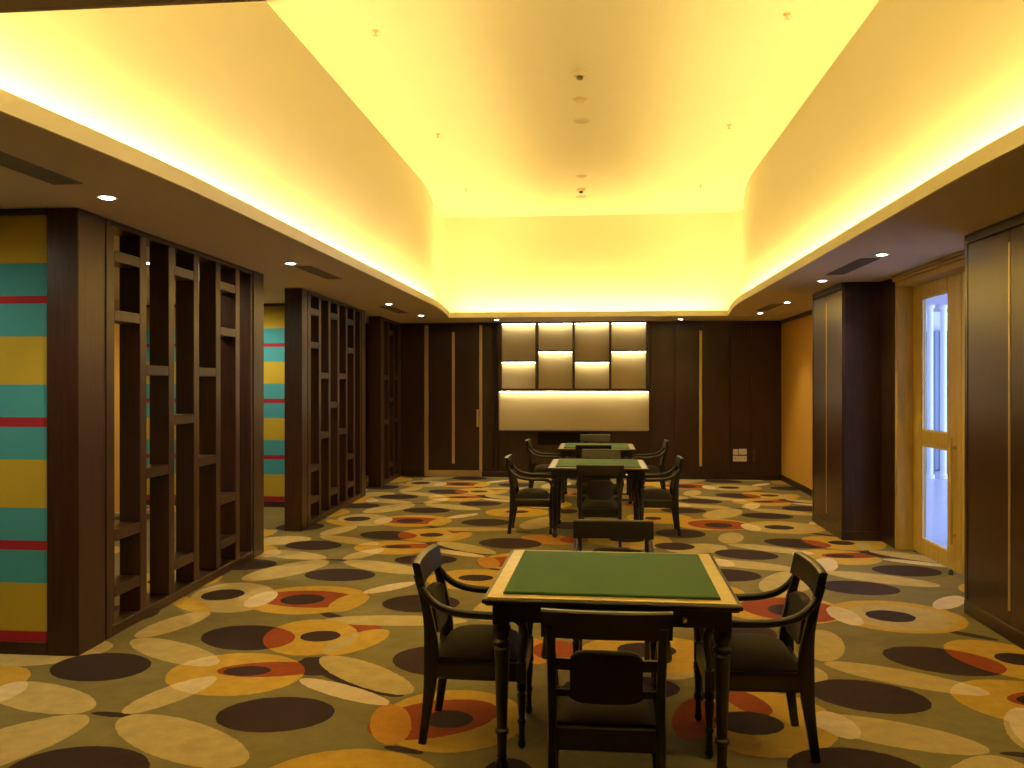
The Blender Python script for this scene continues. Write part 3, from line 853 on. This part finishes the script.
# ------------------------------------------------------------------ tables
def make_table():
    t = thing('card_table', 'green baize topped card table', 'table', (0, 0, 0), 0, 'green card tables')
    HW = 0.533
    ZT = 0.743
    e = obj('top', add_box(bmesh.new(), -HW + 0.012, HW - 0.012, -HW + 0.012, HW - 0.012, 0.705, ZT - 0.008, 0.004), M['ebony'], t)
    for k in range(4):
        bm = bmesh.new()
        w0, w1, w2 = HW, HW - 0.014, HW - 0.075
        rows = [(w0, 0.718), (w0, 0.730), (w0 - 0.004, 0.735), (w1, 0.7355)]
        prev = None
        for w, z in [(w1 + 0.004, 0.712)] + rows:
            cur = (bm.verts.new((-w, -w, z)), bm.verts.new((w, -w, z)))
            if prev: bm.faces.new((prev[0], prev[1], cur[1], cur[0]))
            prev = cur
        obj('edge_moulding', bm, M['ebony'], t, (0, 0, 0), (0, 0, k * math.pi / 2))
    for k in range(4):
        bm = bmesh.new()
        w1, w2 = HW - 0.018, HW - 0.078
        a = [(-w1, -w1), (w1, -w1), (w2, -w2), (-w2, -w2)]
        lo = [bm.verts.new((x, y, 0.733)) for x, y in a]; hi = [bm.verts.new((x, y, ZT - 0.003)) for x, y in a]
        bm.faces.new(hi); bm.faces.new(lo[::-1])
        for i in range(4): bm.faces.new((lo[i], lo[(i + 1) % 4], hi[(i + 1) % 4], hi[i]))
        bmesh.ops.bevel(bm, geom=bm.edges[:], offset=0.0015, segments=1, affect='EDGES')
        obj('border_board', bm, M['border'], t, (0, 0, 0), (0, 0, k * math.pi / 2))
    w = HW - 0.0795
    obj('baize', add_box(bmesh.new(), -w, w, -w, w, 0.734, ZT + 0.007, 0.004), M['baize'], t)
    for k in range(4):
        obj('apron', add_box(bmesh.new(), -HW + 0.10, HW - 0.10, -HW + 0.045, -HW + 0.068, 0.632, 0.705, 0.002), M['ebony'], t, (0, 0, 0), (0, 0, k * math.pi / 2))
    dr = obj('drawer', add_box(bmesh.new(), 0.20, 0.40, -HW + 0.039, -HW + 0.0445, 0.642, 0.696, 0.002), M['ebony'], t)
    bm = bmesh.new()
    add_lathe(bm, [(0.004, 0), (0.005, 0.008), (0.012, 0.012), (0.012, 0.018), (0.004, 0.022)], n=14)
    for v in bm.verts: v.co = Vector((0.30 + v.co.x, -HW + 0.039 - v.co.z, 0.669 + v.co.y))
    obj('knob', bm, M['chrome'], dr, smooth=True)
    prof = [(0.012, 0.0), (0.024, 0.012), (0.027, 0.03), (0.021, 0.048), (0.017, 0.056), (0.022, 0.066), (0.018, 0.074), (0.020, 0.155), (0.027, 0.163), (0.027, 0.175), (0.020, 0.182),
            (0.030, 0.50), (0.032, 0.515), (0.025, 0.525), (0.035, 0.535), (0.035, 0.545), (0.024, 0.555), (0.034, 0.585), (0.036, 0.605), (0.028, 0.622)]
    for sx in (-1, 1):
        for sy in (-1, 1):
            bm = bmesh.new()
            add_lathe(bm, [(r_ * 1.1, z_) for r_, z_ in prof], sx * (HW - 0.075), sy * (HW - 0.075), 18)
            add_box(bm, sx * (HW - 0.075) - 0.036, sx * (HW - 0.075) + 0.036, sy * (HW - 0.075) - 0.036, sy * (HW - 0.075) + 0.036, 0.622, 0.7045, 0.003)
            obj('leg', bm, M['ebony'], t, smooth=True)
    return t

# ------------------------------------------------------------------ chairs
def make_chair():
    t = thing('armchair', 'dark wooden armchair', 'chair', (0, 0, 0), 0, 'dark armchairs around the card tables')
    eb = M['ebony']
    stile_pts = lambda s: [Vector((s * 0.200, -0.245, 0.0)), Vector((s * 0.199, -0.226, 0.14)), Vector((s * 0.198, -0.207, 0.30)), Vector((s * 0.198, -0.203, 0.42)),
                           Vector((s * 0.199, -0.214, 0.55)), Vector((s * 0.201, -0.238, 0.67)), Vector((s * 0.203, -0.268, 0.775))]
    for s in (-1, 1):
        bm = bmesh.new()
        add_sweep(bm, catmull(stile_pts(s), 4), lambda q: 0.017 if q < 0.85 else 0.017, lambda q: 0.018 + 0.016 * math.exp(-((q - 0.45) / 0.22) ** 2), square=True)
        obj('rear_leg', bm, eb, t, smooth=True)
    prof = [(0.008, 0.0), (0.017, 0.010), (0.019, 0.024), (0.013, 0.042), (0.017, 0.052), (0.013, 0.060), (0.015, 0.11), (0.020, 0.118), (0.020, 0.128), (0.014, 0.135),
            (0.021, 0.235), (0.023, 0.245), (0.017, 0.255), (0.024, 0.265), (0.024, 0.285), (0.018, 0.298)]
    for s in (-1, 1):
        bm = bmesh.new()
        add_lathe(bm, prof, s * 0.208, 0.212, 14)
        add_box(bm, s * 0.208 - 0.021, s * 0.208 + 0.021, 0.191, 0.233, 0.298, 0.388, 0.002)
        obj('front_leg', bm, eb, t, smooth=True)
    for s in (-1, 1):
        bm = bmesh.new()
        path = [Vector((s * 0.201, -0.178, 0.342)), Vector((s * 0.206, 0.190, 0.342))]
        add_sweep(bm, path, 0.012, 0.042, square=True, side=Vector((1, 0, 0)))
        obj('seat_rail', bm, eb, t)
    obj('seat_rail', add_box(bmesh.new(), -0.186, 0.186, 0.200, 0.226, 0.300, 0.384, 0.002), eb, t)
    obj('seat_rail', add_box(bmesh.new(), -0.180, 0.180, -0.218, -0.192, 0.300, 0.384, 0.002), eb, t)
    # domed seat cushion
    bm = bmesh.new()
    n = 12
    grid = []
    for j in range(n + 1):
        v = j / n
        y = -0.190 + v * 0.378
        hw = 0.184 + 0.004 * v
        row = []
        for i in range(n + 1):
            u = i / n * 2 - 1
            dome = (1 - abs(u) ** 2.6) * (1 - abs(2 * v - 1) ** 2.6)
            row.append(bm.verts.new((u * hw, y, 0.392 + 0.085 * dome ** 0.55)))
        grid.append(row)
    for j in range(n):
        for i in range(n):
            bm.faces.new((grid[j][i], grid[j][i + 1], grid[j + 1][i + 1], grid[j + 1][i]))
    rim = [grid[0][i] for i in range(n + 1)] + [grid[j][n] for j in range(1, n + 1)] + [grid[n][i] for i in range(n - 1, -1, -1)] + [grid[j][0] for j in range(n - 1, 0, -1)]
    low = [bm.verts.new((v.co.x, v.co.y, 0.360)) for v in rim]
    for i in range(len(rim)):
        j = (i + 1) % len(rim)
        bm.faces.new((rim[i], low[i], low[j], rim[j]))
    bm.faces.new(low)
    obj('seat_cushion', bm, M['seat'], t, smooth=True)
    # curved tablet rail
    def curved(bm, hw, z0, z1, yb, th, lean, bow, nseg=12, round_=0.0, dome=0.0):
        rows = []
        for i in range(nseg + 1):
            u = i / nseg * 2 - 1
            yc = yb - bow * (1 - u * u)
            zt = z1 - round_ * abs(u) ** 6
            zb = z0 + round_ * 0.5 * abs(u) ** 6
            pts = []
            for (a, z) in ((-1, zb), (-1, zt - 0.006), (-0.6, zt), (0.6, zt), (1, zt - 0.006), (1, zb)):
                y = yc + a * th / 2 * (1 + dome * (1 - u * u)) - lean * (z - z0)
                pts.append(bm.verts.new((u * hw, y, z)))
            rows.append(pts)
        for a, b_ in zip(rows[:-1], rows[1:]):
            for k in range(6):
                bm.faces.new((a[k], a[(k + 1) % 6], b_[(k + 1) % 6], b_[k]))
        bm.faces.new(rows[0]); bm.faces.new(rows[-1][::-1])
        return bm
    obj('top_rail', curved(bmesh.new(), 0.236, 0.728, 0.832, -0.246, 0.036, 0.22, 0.020), eb, t, smooth=True)
    obj('cross_rail', curved(bmesh.new(), 0.184, 0.600, 0.642, -0.219, 0.020, 0.15, 0.010), eb, t, smooth=True)
    obj('cross_rail', curved(bmesh.new(), 0.184, 0.500, 0.524, -0.210, 0.018, 0.0, 0.010), eb, t, smooth=True)
    obj('back_pad', curved(bmesh.new(), 0.132, 0.478, 0.675, -0.199, 0.034, 0.15, 0.012, 14, 0.03, 0.3), M['seat'], t, smooth=True)
    # scrolled arms
    for s in (-1, 1):
        bm = bmesh.new()
        pts = [Vector((s * 0.212, -0.246, 0.715)), Vector((s * 0.219, -0.214, 0.672)), Vector((s * 0.226, -0.160, 0.632)), Vector((s * 0.231, -0.080, 0.610)), Vector((s * 0.233, 0.03, 0.602)),
               Vector((s * 0.232, 0.13, 0.600)), Vector((s * 0.230, 0.190, 0.588)), Vector((s * 0.226, 0.222, 0.552)), Vector((s * 0.220, 0.226, 0.500)), Vector((s * 0.214, 0.216, 0.440)), Vector((s * 0.210, 0.212, 0.387))]
        add_sweep(bm, catmull(pts, 4), lambda q: 0.0170, lambda q: 0.0150 + 0.004 * math.sin(math.pi * q), n=10)
        obj('arm', bm, eb, t, smooth=True)
    return t

tproto, cproto = make_table(), make_chair()
tables = [((0.058, 4.075), -0.8, 'green topped card table nearest the camera'),
          ((0.0, 9.62), 0.0, 'green topped card table in the middle of the row'),
          ((-0.02, 12.27), 0.0, 'farthest green topped card table, before the display niches')]
for i, ((x, y), a, lab) in enumerate(tables):
    o = tproto if i == 0 else copy_tree(tproto)
    o.location = (x, y, 0); o.rotation_euler = (0, 0, R(a)); o['label'] = lab
    o.scale = (1, 1, 1.0175)
# position of the seat centre; angle 0 looks away from the camera (towards the back wall)
chairs = [((0.03, 3.375), 0, 'dark armchair nearest the camera, its back turned to us'),
          ((-0.555, 4.07), -90, 'dark armchair left of the nearest green table'),
          ((0.70, 4.05), 90, 'dark armchair right of the nearest green table'),
          ((0.09, 4.875), 180, 'dark armchair on the far side of the nearest green table'),
          ((0.02, 8.88), 0, 'dark armchair on the near side of the middle green table'),
          ((-0.725, 9.54), -90, 'dark armchair left of the middle green table'),
          ((0.63, 9.60), 90, 'dark armchair right of the middle green table'),
          ((0.04, 10.37), 180, 'dark armchair on the far side of the middle green table'),
          ((-0.06, 11.65), 0, 'dark armchair on the near side of the farthest green table'),
          ((-0.74, 12.36), -90, 'dark armchair left of the farthest green table'),
          ((0.70, 12.36), 90, 'dark armchair right of the farthest green table'),
          ((-0.045, 13.40), 180, 'dark armchair behind the farthest green table, under the niches')]
for i, ((x, y), a, lab) in enumerate(chairs):
    o = cproto if i == 0 else copy_tree(cproto)
    o.location = (x, y, 0); o.rotation_euler = (0, 0, R(a)); o['label'] = lab
